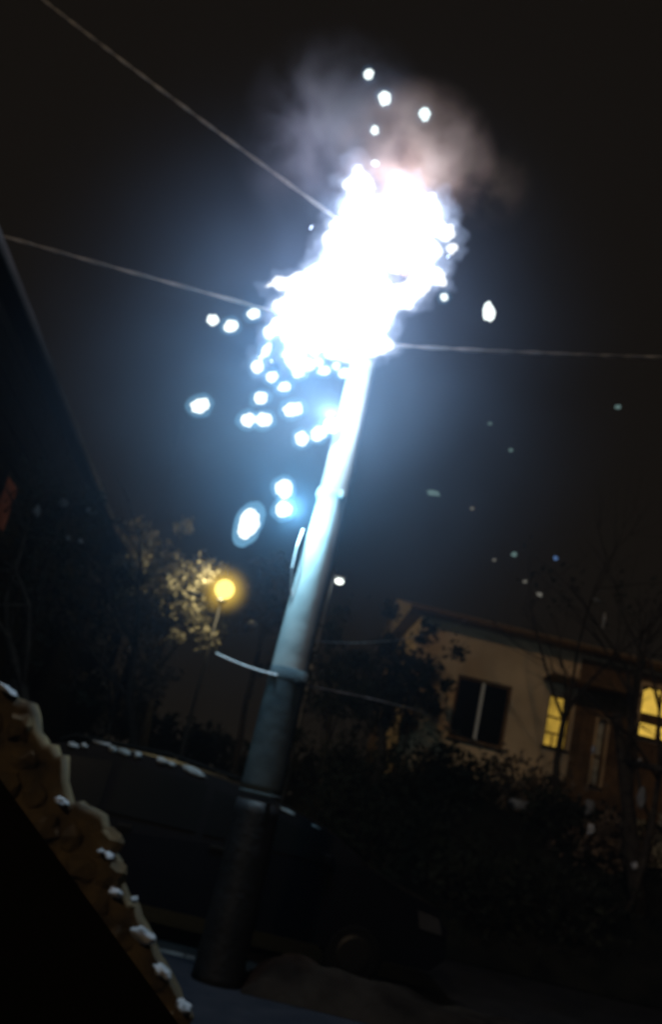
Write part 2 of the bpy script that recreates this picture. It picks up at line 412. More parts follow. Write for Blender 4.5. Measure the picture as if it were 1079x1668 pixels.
# ------------------------------------------------------------------ falling sparks
#      px   py   w   h  tilt label  (tilt: clockwise degrees in the picture)
sparks = [
 (601, 121, 17, 19, 0, 'topmost spark, a small cyan dot high above the glare'),
 (627, 160, 23, 27, 0, 'larger cyan spark second from the top above the glare'),
 (692, 186, 23, 25, 0, 'bright round spark in the smoke right of the top two'),
 (611, 212, 17, 17, 0, 'small round spark between the top sparks and the flames'),
 (612, 266, 16, 10, -20, 'tiny flat spark just above the notch in the flames'),
 (724, 484, 14, 14, 0, 'small round spark just under the right lobe of the glare'),
 (797, 508, 22, 34, -6, 'single large oval spark far right of the pole'),
 (347, 521, 23, 19, 0, 'left spark of the pair under the left power line'),
 (376, 531, 25, 21, 10, 'right spark of the pair under the left power line'),
 (413, 511, 23, 18, 20, 'spark touching the left power line beside the glare'),
 (443, 614, 19, 19, 0, 'small spark below the ragged left fringe of the glare'),
 (463, 630, 25, 17, 15, 'small flat spark in the cluster under the glare'),
 (425, 648, 26, 20, 20, 'spark just above the long double spark at left'),
 (326, 661, 32, 25, 20, 'lone bright spark farthest to the left'),
 (404, 684, 27, 23, 5, 'left half of the long double spark'),
 (430, 684, 27, 24, -10, 'right half of the long double spark'),
 (477, 667, 34, 25, 12, 'broad oval spark midway between double spark and pole'),
 (492, 714, 24, 24, 0, 'round spark at the lower end of the streak beside the pole'),
 (519, 706, 27, 24, 30, 'middle spark of the streak beside the pole'),
 (539, 693, 30, 26, 30, 'spark touching the pole at the upper end of the streak'),
 (463, 797, 26, 32, -5, 'upper spark of the stacked pair left of the pole'),
 (462, 830, 27, 27, 0, 'lower spark of the stacked pair left of the pole'),
 (405, 853, 31, 56, 22, 'largest spark, a long slanting drop low on the left'),
 (528, 604, 20, 16, 0, 'spark on the lower fringe of the glare left of the pole'),
 (561, 608, 22, 18, 0, 'spark on the lower fringe of the glare against the pole'),
 (520, 590, 14, 14, 0, 'tiny spark tucked under the fringe of the glare'),
 (548, 596, 14, 14, 0, 'tiny spark between the two fringe sparks by the pole'),
 (434, 570, 17, 27, 25, 'slanting spark hugging the left edge of the glare'),
 (419, 598, 20, 23, 15, 'spark at the lower end of the slanting one left of the glare'),
 (486, 606, 24, 20, 10, 'spark at the lowest tip of the glare'),
 (503, 592, 15, 17, 0, 'small spark beside the lowest tip of the glare'),
 (438, 541, 20, 22, 0, 'round spark half sunk in the left edge of the glare'),
 (579, 600, 16, 14, 0, 'small spark squeezed between the glare and the pole edge'),
]
right_v = cam.matrix_world.to_3x3() @ Vector((1, 0, 0)); up_v = cam.matrix_world.to_3x3() @ Vector((0, 1, 0))
for i, (x, y, w, h, tilt, lab) in enumerate(sparks):
    Y = 8.8 + random.uniform(-.35, .25)
    if abs(x - 539) < 25 and y > 680: Y = 8.75
    c = at(x, y, Y)
    o = empty('spark', c, label=lab, cat='spark', group='glowing sparks thrown off by the arc')
    th = R(tilt)
    ax = right_v * math.cos(th) - up_v * math.sin(th) * -1
    ax = (right_v * math.cos(th) + up_v * math.sin(th)).normalized()
    ay = (up_v * math.cos(th) - right_v * math.sin(th)).normalized()
    if h > w: ax, ay = (right_v * math.cos(th) - up_v * math.sin(th)), (up_v * math.cos(th) + right_v * math.sin(th))
    az = ax.cross(ay)
    rot = Matrix((ax, ay, az)).transposed()
    sz = px_m * .5 * (Y / 9.0) * .84
    bm = bmesh.new(); lump(bm, c, (w * sz * 1.12 * random.uniform(.85, 1.12), h * sz * 1.12, min(w, h) * sz * 1.0), .38, 3, 2.0, i * .37, rot)
    build('core', bm, M['core'], o, smooth=True)
    bm = bmesh.new(); lump(bm, c, (w * sz * 1.55 + .02, h * sz * 1.55 + .02, min(w, h) * sz * 1.4), .2, 3, 1.3, i * .7, rot)
    build('halo', bm, M['halo'], o, smooth=True)
    if lab.startswith('lower spark of the stacked'): point('spark_light', c + Vector((.09, -.10, .0)), 100, (.38, .80, 1.0), .03, o)
    if lab.startswith('spark touching the pole'): point('spark_light', c + Vector((-.02, -.24, .02)), 75, (.75, .9, 1.0), .03, o)
    if lab.startswith('largest spark'): point('spark_light', c + Vector((.0, -.12, .0)), 14, (.25, .70, 1.0), .03, o)

# faint glints of unseen wet twigs, made as self-lit lumps
glint_spots = [(1008, 663, 7, 'glint', 'faint glint alone high at the right edge'), (799, 690, 5, 'glint', 'tiny pale glint below the right power line'),
 (833, 733, 5, 'glint', 'dim greenish glint below the tiny pale one'), (706, 803, 9, 'glint', 'elongated grey glint nearest the pole on the right'),
 (770, 828, 5, 'glint_warm', 'dim glint trailing right of the elongated one'), (838, 903, 7, 'glint', 'greenish glint above the tan house roof'),
 (806, 912, 4, 'glint_warm', 'tiny glint just left of the greenish one over the roof'), (906, 909, 6, 'glint_blue', 'blue glint above the tan house roof'),
 (856, 947, 5, 'glint_warm', 'faint brownish glint below the greenish one'), (880, 968, 6, 'glint_warm', 'flat grey glint lowest above the roof')]
for i, (x, y, r, m, lab) in enumerate(glint_spots):
    bm = bmesh.new(); q = r * px_m * .62; c = at(x, y, 9.3)
    st = 2.0 if r == 9 else 1.2
    lump(bm, c, (q * st, q, q * .8), .9, 2, 1.6, i, Matrix.Rotation(R(-12 + 17 * math.sin(i * 3)), 3, 'Y'))
    build('glint', bm, M[m], smooth=True, label=lab, cat='glint', group='self-lit twig glints in the dark sky')

# ------------------------------------------------------------------ smoke
def smoke(name, c, rad_, m, label):
    bm = bmesh.new(); bmesh.ops.create_icosphere(bm, subdivisions=3, radius=1)
    for v in bm.verts: v.co = Vector((v.co.x * rad_[0], v.co.y * rad_[1], v.co.z * rad_[2])) * 1.02 + c
    return build(name, bm, m, kind='stuff', label=label)
c = at(490, 650, 8.9); rr = (4.2, 2.8, 4.6)
smoke('blue_smoke_haze', c, rr, smoke_volume('blue_haze', (.33, .50, .78), .47, c, rr, .55, .10, .70, 3.2, 1.0), 'thin blue lit smoke hanging round the arc')
c = at(545, 215, 9.0); rr = (1.2, .9, 1.5)
smoke('smoke_plume', c, rr, smoke_volume('grey_smoke', (.62, .66, .92), 2.6, c, rr, 1.5, .42, .72, 1.6, 4.0), 'grey smoke plume rising above the left flame')
c = at(675, 262, 8.8); rr = (1.0, .8, 1.05)
smoke('smoke_plume', c, rr, smoke_volume('pink_smoke', (1.0, .68, .58), 4.8, c, rr, 2.0, .40, .74, 1.5, 9.0), 'pinkish smoke plume curling above the right flame')
c = at(770, 300, 9.2); rr = (.8, .7, .6)
smoke('smoke_plume', c, rr, smoke_volume('brown_smoke', (.80, .58, .42), 1.6, c, rr, 2.2, .42, .72, 1.5, 2.0), 'thin brown smoke drifting off to the right')

# ------------------------------------------------------------------ the tan house up the bank
HY = 22.0
house = empty('tan_house', (6, HY, 3.0), label='dim tan rendered house up the bank with two lit yellow windows', cat='house')
bm = bmesh.new()
x0, x1, zt, zb = 2.75, 12.5, 6.40, 2.6
# wall with openings, built as pieces butted round them
opens = [(3.88, 5.22, 3.72, 5.22), (6.14, 6.70, 4.05, 5.26), (8.35, 9.15, 4.78, 6.02), (7.38, 7.60, 3.4, 4.95)]
xs = sorted({x0, x1, *[o[0] for o in opens], *[o[1] for o in opens]}); zs = sorted({zb, zt, *[o[2] for o in opens], *[o[3] for o in opens]})
for i in range(len(xs) - 1):
    for j in range(len(zs) - 1):
        cx, cz = (xs[i] + xs[i + 1]) / 2, (zs[j] + zs[j + 1]) / 2
        if any(o[0] < cx < o[1] and o[2] < cz < o[3] for o in opens): continue
        box(bm, (xs[i], HY, zs[j]), (xs[i + 1], HY + .25, zs[j + 1]))
bmesh.ops.remove_doubles(bm, verts=bm.verts, dist=.0005)
box(bm, (x0, HY + .26, zb), (x0 + .2, HY + 7, zt)); box(bm, (x1 - .2, HY + .26, zb), (x1, HY + 7, zt)); box(bm, (x0 + .21, HY + 6.8, zb), (x1 - .21, HY + 7, zt))
build('wall', bm, M['housewall'], house)
bm = bmesh.new()
pr = [(-.45, 0), (-.45, .10), (3.5, 1.05), (7.45, .10), (7.45, 0)]
A = [bm.verts.new((x0 - .35, HY + p[0], zt + .003 + p[1])) for p in pr]; B = [bm.verts.new((x1 + .35, HY + p[0], zt + .003 + p[1])) for p in pr]
for k in range(5): bm.faces.new((A[k], A[(k + 1) % 5], B[(k + 1) % 5], B[k]))
bm.faces.new(A); bm.faces.new(B)
rf = build('roof', bm, M['houseroof'], house)
bm = bmesh.new(); tube(bm, [(x0 - .35, HY - .5, zt + .05), (x1 + .35, HY - .5, zt + .03)], .055, 10); build('gutter', bm, M['brownwood'], rf)
def win(o, frame_m, pane_m, mull, bars, fr=.05, name='window'):
    bm = bmesh.new(); y0, y1 = HY + .06, HY + .14
    box(bm, (o[0], y0, o[2]), (o[0] + fr, y1, o[3])); box(bm, (o[1] - fr, y0, o[2]), (o[1], y1, o[3]))
    box(bm, (o[0] + fr, y0, o[2]), (o[1] - fr, y1, o[2] + fr)); box(bm, (o[0] + fr, y0, o[3] - fr), (o[1] - fr, y1, o[3]))
    w = build(name, bm, M[frame_m], house)
    for q in mull:
        bm = bmesh.new(); xm = o[0] + (o[1] - o[0]) * q; box(bm, (xm - .03, y0 + .01, o[2] + fr), (xm + .03, y1 - .01, o[3] - fr)); build('mullion', bm, M[frame_m if name != 'window_dark' else 'whitetrim'], w)
    for q in bars:
        bm = bmesh.new(); zm = o[2] + (o[3] - o[2]) * q; box(bm, (o[0] + fr, y0 + .015, zm - .022), (o[1] - fr, y1 - .015, zm + .022)); build('glazing_bar', bm, M[frame_m], w)
    bm = bmesh.new(); box(bm, (o[0] + fr, HY + .15, o[2] + fr), (o[1] - fr, HY + .16, o[3] - fr)); build('pane', bm, M[pane_m], w)
    bm = bmesh.new(); box(bm, (o[0] - .05, HY - .08, o[2] - .06), (o[1] + .05, HY - .002, o[2] - .005), .01); build('sill', bm, M['capstone'], w)
    return w
w = win(opens[0], 'brownwood', 'darkglass', [], [], .07); w['label'] = 'wide dark window'
bm = bmesh.new(); box(bm, (4.50, HY + .04, 3.79), (4.57, HY + .13, 5.15)); build('mullion', bm, M['whitetrim'], w)
w = win(opens[1], 'brownwood', 'win_a', [], [.27, .58], .03); w['label'] = 'small lit yellow window'
bm = bmesh.new(); xm = 6.36; box(bm, (xm - .014, HY + .075, 4.08), (xm + .014, HY + .125, 4.35)); build('glazing_bar', bm, M['brownwood'], w)
w = win(opens[2], 'brownwood', 'win_b', [.62], [], .04); w['label'] = 'lit yellow window at the picture edge'
bm = bmesh.new(); box(bm, (8.42, HY + .05, 5.12), (9.10, HY + .14, 5.36)); build('glazing_bar', bm, M['brownwood'], w)
w = win(opens[3], 'brownwood', 'curtain', [], [.45], .03); w['label'] = 'narrow curtained window'
# reddish timber boards round the porch bay between dark and lit windows
for i in range(32):
    xx = 6.78 + i * .178
    if 7.28 < xx + .08 < 7.68: spans = [(2.7, 3.3), (5.0, 6.3)]
    elif 8.20 < xx + .08 < 9.28: spans = [(2.7, 4.68), (6.1, 6.3)]
    else: spans = [(2.7, 6.3)]
    for za, zb_ in spans:
        bm = bmesh.new(); box(bm, (xx, HY - .03 - .006 * (i % 2), za), (xx + .168, HY - .004, zb_)); build('cladding_board', bm, M['brownwood'], house)
bm = bmesh.new(); box(bm, (5.9, HY - .9, 5.55), (8.0, HY - .035, 5.62), .01); build('porch_roof', bm, M['brownwood'], house)

# ------------------------------------------------------------------ the dark building on the left
bd = empty('dark_building', (-5.7, 24, 0), label='tall unlit timber building along the left edge with a long pale gutter', cat='building')
p1, p2 = Vector((-4.727, 5.0)), Vector((-6.22, 33.0))
def wl(u): return p1.lerp(p2, u)
EZ = 7.08
nb = 34
dirv = (p2 - p1).normalized(); nrm = Vector((dirv.y, -dirv.x))
def prism(bm, pts2, z0, z1):
    a = [bm.verts.new((p.x, p.y, z0)) for p in pts2]; b = [bm.verts.new((p.x, p.y, z1)) for p in pts2]
    n = len(a)
    for k in range(n): bm.faces.new((a[k], a[(k + 1) % n], b[(k + 1) % n], b[k]))
    bm.faces.new(a); bm.faces.new(b)
for i in range(nb):
    z0 = -.12 + i * (EZ + .1) / nb
    bm = bmesh.new(); off = nrm * (.03 + .01 * (i % 2)); z1 = z0 + (EZ + .1) / nb - .018
    prism(bm, [p1, p2, p2 + off, p1 + off], z0, z1)
    build('board', bm, M['darkboard'], bd)
bm = bmesh.new(); prism(bm, [p1 - nrm * 7, p2 - nrm * 7, p2 - nrm * .004, p1 - nrm * .004], -.12, EZ - .02); build('wall', bm, M['darkboard'], bd)
bm = bmesh.new()
ra, rb = p1 - dirv * .3, p2 + dirv * .3
q = [(ra + nrm * .28, EZ), (rb + nrm * .28, EZ), (rb - nrm * 3.5, EZ + 1.3), (ra - nrm * 3.5, EZ + 1.3)]
lo = [bm.verts.new((p.x, p.y, z)) for p, z in q]; hi = [bm.verts.new((p.x, p.y, z + .12)) for p, z in q]
for k in range(4): bm.faces.new((lo[k], lo[(k + 1) % 4], hi[(k + 1) % 4], hi[k]))
bm.faces.new(lo); bm.faces.new(hi)
rf = build('roof', bm, M['darkroof'], bd)
bm = bmesh.new(); g1, g2 = ra + nrm * .34, rb + nrm * .34; tube(bm, [(g1.x, g1.y, EZ + .04), (g2.x, g2.y, EZ)], .06, 10); build('gutter', bm, M['gutter'], rf)
for u in (.56, .72, .88):
    c_ = wl(u); w_ = dirv * .5
    bm = bmesh.new(); prism(bm, [c_ - w_ + nrm * .045, c_ + w_ + nrm * .045, c_ + w_ + nrm * .08, c_ - w_ + nrm * .08], 4.0, 5.6)
    fr = build('window', bm, M['black'], bd)
    for s in (-1, 1):
        cc = c_ + dirv * .24 * s; ww = dirv * .2
        bm = bmesh.new(); prism(bm, [cc - ww + nrm * .083, cc + ww + nrm * .083, cc + ww + nrm * .09, cc - ww + nrm * .09], 4.1, 5.5)
        build('pane', bm, M['darkglass'], fr)

# small dim reddish lit window at the frame edge
c_ = wl((14.55 - 5.0) / 28.0); w_ = dirv * .42
bm = bmesh.new(); prism(bm, [c_ - w_ + nrm * .045, c_ + w_ + nrm * .045, c_ + w_ + nrm * .08, c_ - w_ + nrm * .08], 4.55, 5.45)
fr = build('window', bm, M['black'], bd, label='small dim reddish lit window')
bm = bmesh.new(); w_ = dirv * .34; prism(bm, [c_ - w_ + nrm * .083, c_ + w_ + nrm * .083, c_ + w_ + nrm * .09, c_ - w_ + nrm * .09], 4.63, 5.37)
build('pane', bm, M['win_dim'], fr)
# ------------------------------------------------------------------ plants
def grow(bm, p, d, r, length, depth, tips, wob=.25, nsub=3):
    pts, rs = [p], [r]
    q = Vector(p); dd = Vector(d).normalized(); seg = 4
    for i in range(seg):
        dd = (dd + Vector((random.gauss(0, wob), random.gauss(0, wob), random.gauss(0, wob * .7)))).normalized()
        q = q + dd * length / seg; pts.append(Vector(q)); rs.append(r * (1 - .45 * (i + 1) / seg))
    tube(bm, pts, rs, 6 if depth > 1 else 4)
    tips.append((Vector(q), depth))
    if depth > 0:
        for k in range(nsub):
            i = random.randint(2, seg)
            nd = (dd + Vector((random.gauss(0, .7), random.gauss(0, .7), random.gauss(.15, .5)))).normalized()
            grow(bm, pts[i], nd, rs[i] * .62, length * random.uniform(.55, .8), depth - 1, tips, wob, nsub)
def leaves(bm, centres, n, spread, size):
    for _ in range(n):
        c = random.choice(centres)
        p = c + Vector((random.gauss(0, spread), random.gauss(0, spread), random.gauss(0, spread * .8)))
        s = size * random.uniform(.5, 1.5)
        u = Vector((random.gauss(0, 1), random.gauss(0, 1), random.gauss(0, 1))).normalized()
        v = u.cross(Vector((random.gauss(0, 1), random.gauss(0, 1), random.gauss(0, 1)))).normalized()
        a = [bm.verts.new(p + u * s), bm.verts.new(p + v * s * .5), bm.verts.new(p - u * s), bm.verts.new(p - v * s * .5)]
        bm.faces.new(a)
def tree(name, base, lean, height, r, leafm, nleaf, spread, size, depth=3, label='', cat='tree', group=None, wob=.16, nsub=3, crown_name='crown'):
    o = empty(name, base, label=label, cat=cat, group=group)
    bm = bmesh.new(); tips = []
    grow(bm, Vector(base) - Vector((0, 0, .15)), lean, r, height * .62, depth, tips, wob, nsub)
    build('trunk' if cat == 'tree' else 'stems', bm, M['bark'], o, smooth=True)
    if nleaf:
        cs = [t[0] for t in tips if t[1] <= max(0, depth - 2)]
        bm = bmesh.new(); leaves(bm, cs, nleaf, spread, size); build(crown_name, bm, M[leafm], o)
    return o
def bush(base, w, h, m, n, size, label, group, d=None, cat='bush', name='bush'):
    base = Vector(base); o = empty(name, base, label=label, cat=cat, group=group)
    bm = bmesh.new(); cs = []
    for k in range(12):
        t = Vector((random.uniform(-w, w) * .8, random.uniform(-1, 1) * (d or w) * .6, random.uniform(.4, 1) * h))
        tube(bm, [base, base + t * .5 + Vector((0, 0, .08)), base + t], [.02, .013, .004], 4)
        cs += [base + t * .6, base + t, base + t * .85]
    build('stems', bm, M['bark'], o)
    bm = bmesh.new(); leaves(bm, cs, n, w * .24, size); build('foliage', bm, M[m], o)
    return o

# pale lamp-lit tree left of the yellow lamp: leaning crown made of clumps placed where it hangs
def clump_tree(name, base, clumps, leafm, n, size, label, group=None, r=.12):
    base = Vector(base); o = empty(name, base, label=label, cat='tree', group=group)
    bm = bmesh.new()
    cs = []
    top = sum((Vector(c[0]) for c in clumps), Vector()) / len(clumps)
    mid = base.lerp(top, .55) + Vector((random.uniform(-.2, .2), 0, 0))
    tube(bm, [base, base.lerp(mid, .5) + Vector((.08, 0, 0)), mid, top], [r * 1.2, r, r * .75, r * .35], 8)
    for c, s in clumps:
        c = Vector(c); st = base.lerp(top, random.uniform(.5, .95))
        m_ = st.lerp(c, .5) + Vector((random.uniform(-.15, .15), 0, random.uniform(-.1, .2)))
        tube(bm, [st, m_, c], [r * .35, r * .22, r * .08], 5)
        for k in range(5):
            e = c + Vector((random.gauss(0, s), random.gauss(0, s), random.gauss(0, s)))
            tube(bm, [m_.lerp(c, .6), c.lerp(e, .6), e], [r * .12, r * .08, .006], 4); cs.append((e, s * .5))
        cs.append((c, s))
    build('trunk', bm, M['bark'], o, smooth=True)
    bm = bmesh.new()
    for _ in range(n):
        c, s = random.choice(cs)
        leaves(bm, [c], 1, s * .55, size)
    build('crown', bm, M[leafm], o)
    return o
YL = 24.0
def ground(px, py, Y, z=-.12):
    p = at(px, py, Y); return (p.x, p.y, z)
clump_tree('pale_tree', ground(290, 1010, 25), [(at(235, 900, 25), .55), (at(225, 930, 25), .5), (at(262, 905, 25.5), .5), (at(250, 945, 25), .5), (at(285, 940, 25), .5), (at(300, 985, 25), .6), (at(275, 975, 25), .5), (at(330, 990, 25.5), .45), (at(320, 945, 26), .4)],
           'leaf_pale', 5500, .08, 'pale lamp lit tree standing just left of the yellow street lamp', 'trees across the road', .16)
clump_tree('pale_tree', ground(445, 1010, 27), [(at(447, 955, 27), .5), (at(438, 985, 27), .5), (at(455, 1000, 27), .45), (at(440, 930, 27), .3)],
           'leaf_brown', 1500, .08, 'small round brownish tree between the yellow lamp and the pole', 'trees across the road', .1)
clump_tree('brown_tree', ground(190, 1100, 19), [(at(170, 1030, 19), .5), (at(200, 1060, 19), .5), (at(240, 1050, 19), .45), (at(215, 1100, 19), .4), (at(250, 1090, 19), .4), (at(225, 1020, 19), .4)],
           'leaf_brown', 1800, .07, 'low brown tree below the pale lamp lit one', 'trees across the road', .1)
clump_tree('brown_tree', ground(70, 900, 15), [(at(20, 800, 15), .5), (at(60, 850, 15), .5), (at(100, 830, 15), .4), (at(145, 840, 15), .3), (at(30, 900, 15), .5), (at(110, 890, 15), .45), (at(75, 940, 15), .5), (at(20, 960, 15), .5), (at(150, 940, 15.2), .4), (at(110, 990, 15), .5)],
           'leaf_dark', 2600, .06, 'dark broad tree with a few glinting twigs in front of the unlit building', 'trees across the road', .15)
# glints: icy twig tips on the dark tree
tree('leaning_tree', ground(1062, 1330, 17, 1.2), Vector(at(975, 1040, 17)) - Vector(ground(1062, 1330, 17, 1.2)), 5.6, .17, 'leaf_dark', 260, .22, .06, 3,
     'dark bare tree leaning left in front of the tan house', 'tree', 'trees across the road', .055, 3)
clump_tree('garden_tree', ground(645, 1120, 20.5, 2.2), [(at(640, 1060, 20.5), .5), (at(610, 1090, 20.5), .55), (at(665, 1090, 20.5), .4), (at(590, 1130, 20.5), .5), (at(650, 1140, 20.5), .5), (at(690, 1080, 20.8), .3), (at(700, 1130, 20.6), .35), (at(615, 1150, 20.5), .5)],
           'leaf_dark', 3800, .07, 'dark bushy tree at the left corner of the tan house', 'trees across the road', .12)
clump_tree('garden_tree', ground(560, 1150, 26), [(at(570, 1090, 26), .6), (at(540, 1080, 26), .6), (at(510, 1100, 26), .6), (at(575, 1140, 26), .7), (at(530, 1140, 26), .7)],
           'leaf_dark', 2500, .08, 'dark low tree directly behind the right side of the pole', 'trees across the road', .12)
for (x, y, Y, z, w, h, m, n, lab) in [
    (720, 1250, 19.5, 2.2, 1.1, 1.1, 'leaf_dark', 1400, 'dark bush below the wide dark window of the house'),
    (850, 1270, 19.5, 2.4, 1.0, .9, 'leaf_brown', 1100, 'brownish bush below the small lit window'),
    (930, 1300, 18.5, 1.9, .9, .9, 'leaf_dark', 1100, 'dark bush left of the leaning tree foot'),
    (1010, 1330, 18, 1.6, .9, .9, 'leaf_brown', 1000, 'brownish bush around the foot of the leaning tree'),
    (1070, 1310, 18.5, 1.7, .8, 1.0, 'leaf_pale', 500, 'paler bush under the picture edge window'),
    (600, 1215, 20.8, 1.3, .9, 1.6, 'leaf_dark', 1800, 'dark tall bush hiding the foot of the house corner'),
    (640, 1280, 17, .7, 1.3, 1.5, 'leaf_dark', 1800, 'dark bush on the bank right of the pole'),
    (950, 1400, 16, .4, 1.0, 1.0, 'leaf_dark', 1000, 'dark roadside bush lowest on the right'),
    (800, 1360, 16, .4, 1.3, 1.1, 'leaf_dark', 1400, 'dark roadside bush below the brownish one')]:
    p = at(x, y, Y); bush((p.x, p.y, z), w, h, m, n, .07, lab, 'bushes on the bank')
bb = at(905, 1330, 18.4)
tree('bare_tree', (bb.x, bb.y, 1.9), (.02, .1, 1), 5.4, .09, 'leaf_dark', 0, .2, .05, 3, 'slender bare tree with fine twigs crossing the tan house roof', 'tree', 'trees across the road', .13, 4)
bb = at(1040, 1350, 16.6)
tree('bare_tree', (bb.x, bb.y, 1.2), (.12, 0, 1), 5.0, .08, 'leaf_dark', 0, .2, .05, 3, 'bare tree at the right picture edge in front of the lit window', 'tree', 'trees across the road', .15, 4)
clumps = [(963, 1352, 16, 12, 18, 'round snow clump on the bushes low under the small lit window'), (1035, 1411, 15.5, 10, 11, 'lowest bright snow clump in the right hand bushes'),
 (968, 1222, 17, 8, 14, 'small snow clump on the bushes right of the small lit window'), (1046, 1300, 16.4, 13, 38, 'long upright snow streak in the bushes at the right edge'),
 (962, 1318, 16.2, 16, 26, 'dim broad snow clump above the round one'), (1042, 1240, 16.8, 10, 12, 'snow clump on the leaning tree below the edge window'),
 (845, 1310, 17.5, 26, 18, 'faint wide snow clump on the bushes under the wide dark window'), (985, 1010, 16.8, 6, 26, 'upright sliver of snow high on the leaning tree'), (973, 978, 16.8, 14, 8, 'snow fleck on the top twigs of the leaning tree'),
 (148, 832, 14.5, 16, 10, 'brightest snow fleck on the dark broad left tree'), (110, 876, 14.5, 9, 9, 'left one of two low snow flecks on the dark broad tree'), (131, 881, 14.5, 8, 8, 'right one of two low snow flecks on the dark broad tree'),
 (60, 832, 14.5, 14, 18, 'dull snow patch on the dark broad tree nearest the left edge'), (103, 820, 14.5, 14, 16, 'dull snow patch high on the dark broad tree'),
 (241, 883, 24, 14, 9, 'snow fleck crowning the pale lamp lit tree'), (228, 892, 24, 12, 10, 'second snow fleck at the top of the pale lamp lit tree'), (318, 968, 23.6, 26, 7, 'flat bright snow streak on a branch beside the yellow lamp'),
 (412, 1016, 23, 12, 8, 'snow fleck between the yellow lamp and the pole'), (270, 935, 24, 12, 10, 'snow fleck in the middle of the pale lamp lit tree')]
for i, (px, py, Y, w, h, lab) in enumerate(clumps):
    c = at(px, py, Y); sc_ = .5 * Y / F
    bm = bmesh.new(); lump(bm, c, (w * sc_, .6 * w * sc_, h * sc_), .9, 2, 2.2, i * .9 + 60)
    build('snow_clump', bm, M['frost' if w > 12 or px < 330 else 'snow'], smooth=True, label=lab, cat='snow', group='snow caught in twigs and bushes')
bb = at(262, 1240, 18)
tree('bare_tree', (bb.x, bb.y, -.1), (-.25, 0, 1), 6.6, .13, 'leaf_dark', 0, .2, .05, 4, 'dark bare tree with tangled branches crossing the pale lamp lit tree', 'tree', 'trees across the road', .17, 3)
bb = at(60, 1230, 14)
tree('bare_tree', (bb.x, bb.y, -.1), (.05, 0, 1), 5.6, .11, 'leaf_dark', 0, .2, .05, 4, 'dark bare tree near the left edge above the garden wall', 'tree', 'trees across the road', .2, 3)
# far-off wood closing the view
bm = bmesh.new(); cs = []
for i in range(420):
    x = random.uniform(-30, 34); h = 3.4 + 1.8 * noise.noise(Vector((x * .15, 3, 0))) + (1.2 if x < -6 else 0)
    cs.append(Vector((x, 44 + random.uniform(-2, 2), random.uniform(0, 1) ** .7 * h)))
leaves(bm, cs, 16000, .5, .26)
build('far_wood', bm, M['leaf_dark'], kind='stuff', label='dark wood closing the view beyond the street')

# ------------------------------------------------------------------ street lamps
lp = at(366, 960, 24.3)
lamp = empty('street_lamp', (lp.x, lp.y, -.12), label='round yellow glowing street lamp left of the pole', cat='street lamp')
bm = bmesh.new(); bmesh.ops.create_uvsphere(bm, u_segments=24, v_segments=14, radius=.26, matrix=Matrix.Translation(lp)); build('globe', bm, M['sodium'], lamp, smooth=True)
bm = bmesh.new(); bmesh.ops.create_uvsphere(bm, u_segments=24, v_segments=14, radius=.85, matrix=Matrix.Translation(lp)); build('glow', bm, halo_volume('lamp_halo', (1.0, .64, .08), 3.0, 2.6), lamp, smooth=True)  # self-lit ball painting the lens halo round the lamp
bm = bmesh.new(); tube(bm, [(lp.x, lp.y, -.12), (lp.x, lp.y, .5), (lp.x, lp.y, lp.z - .33)], [.09, .06, .045], 12); build('post', bm, M['black_steel'], lamp, smooth=True)
bm = bmesh.new(); tube(bm, [(lp.x, lp.y, lp.z - .42), (lp.x, lp.y, lp.z - .34), (lp.x, lp.y, lp.z - .30)], [.05, .14, .16], 14); build('collar', bm, M['steel'], lamp, smooth=True)
point('lamp_light', lp + Vector((-.12, -.34, .05)), 100, (1, .84, .45), .08, lamp)

fp = at(553, 947, 34)
fl = empty('street_lamp', (at(540, 925, 34).x, 34, -.12), label='far small white street lamp on a braced post right of the pole', cat='street lamp')
tp = at(545, 928, 34); bp_ = Vector((tp.x, 34, -.12))
bm = bmesh.new(); tube(bm, [bp_, bp_.lerp(tp, .5), tp], [.13, .10, .05], 10); build('post', bm, M['steel'], fl, smooth=True)
bm = bmesh.new(); k = bp_.lerp(tp, .62); tube(bm, [k, k + Vector((1.0, 0, -1.9))], .04, 6); build('brace', bm, M['steel'], fl)
bm = bmesh.new(); k = bp_.lerp(tp, .97); tube(bm, [k, k.lerp(fp, .6) + Vector((0, 0, .12)), fp + Vector((0, 0, .14))], .03, 6); build('arm', bm, M['steel'], fl)
bm = bmesh.new(); k = bp_.lerp(tp, .48); tube(bm, [k + Vector((-.3, 0, .05)), k + Vector((1.9, 0, .12))], .035, 6); build('crossbar', bm, M['steel'], fl)
bm = bmesh.new(); lump(bm, fp, (.17, .14, .11), 0, 2); build('lamp_head', bm, M['cool'], fl, smooth=True)
bm = bmesh.new(); box(bm, fp + Vector((-.26, -.16, .125)), fp + Vector((.22, .2, .19)), .02); build('hood', bm, M['steel'], fl)

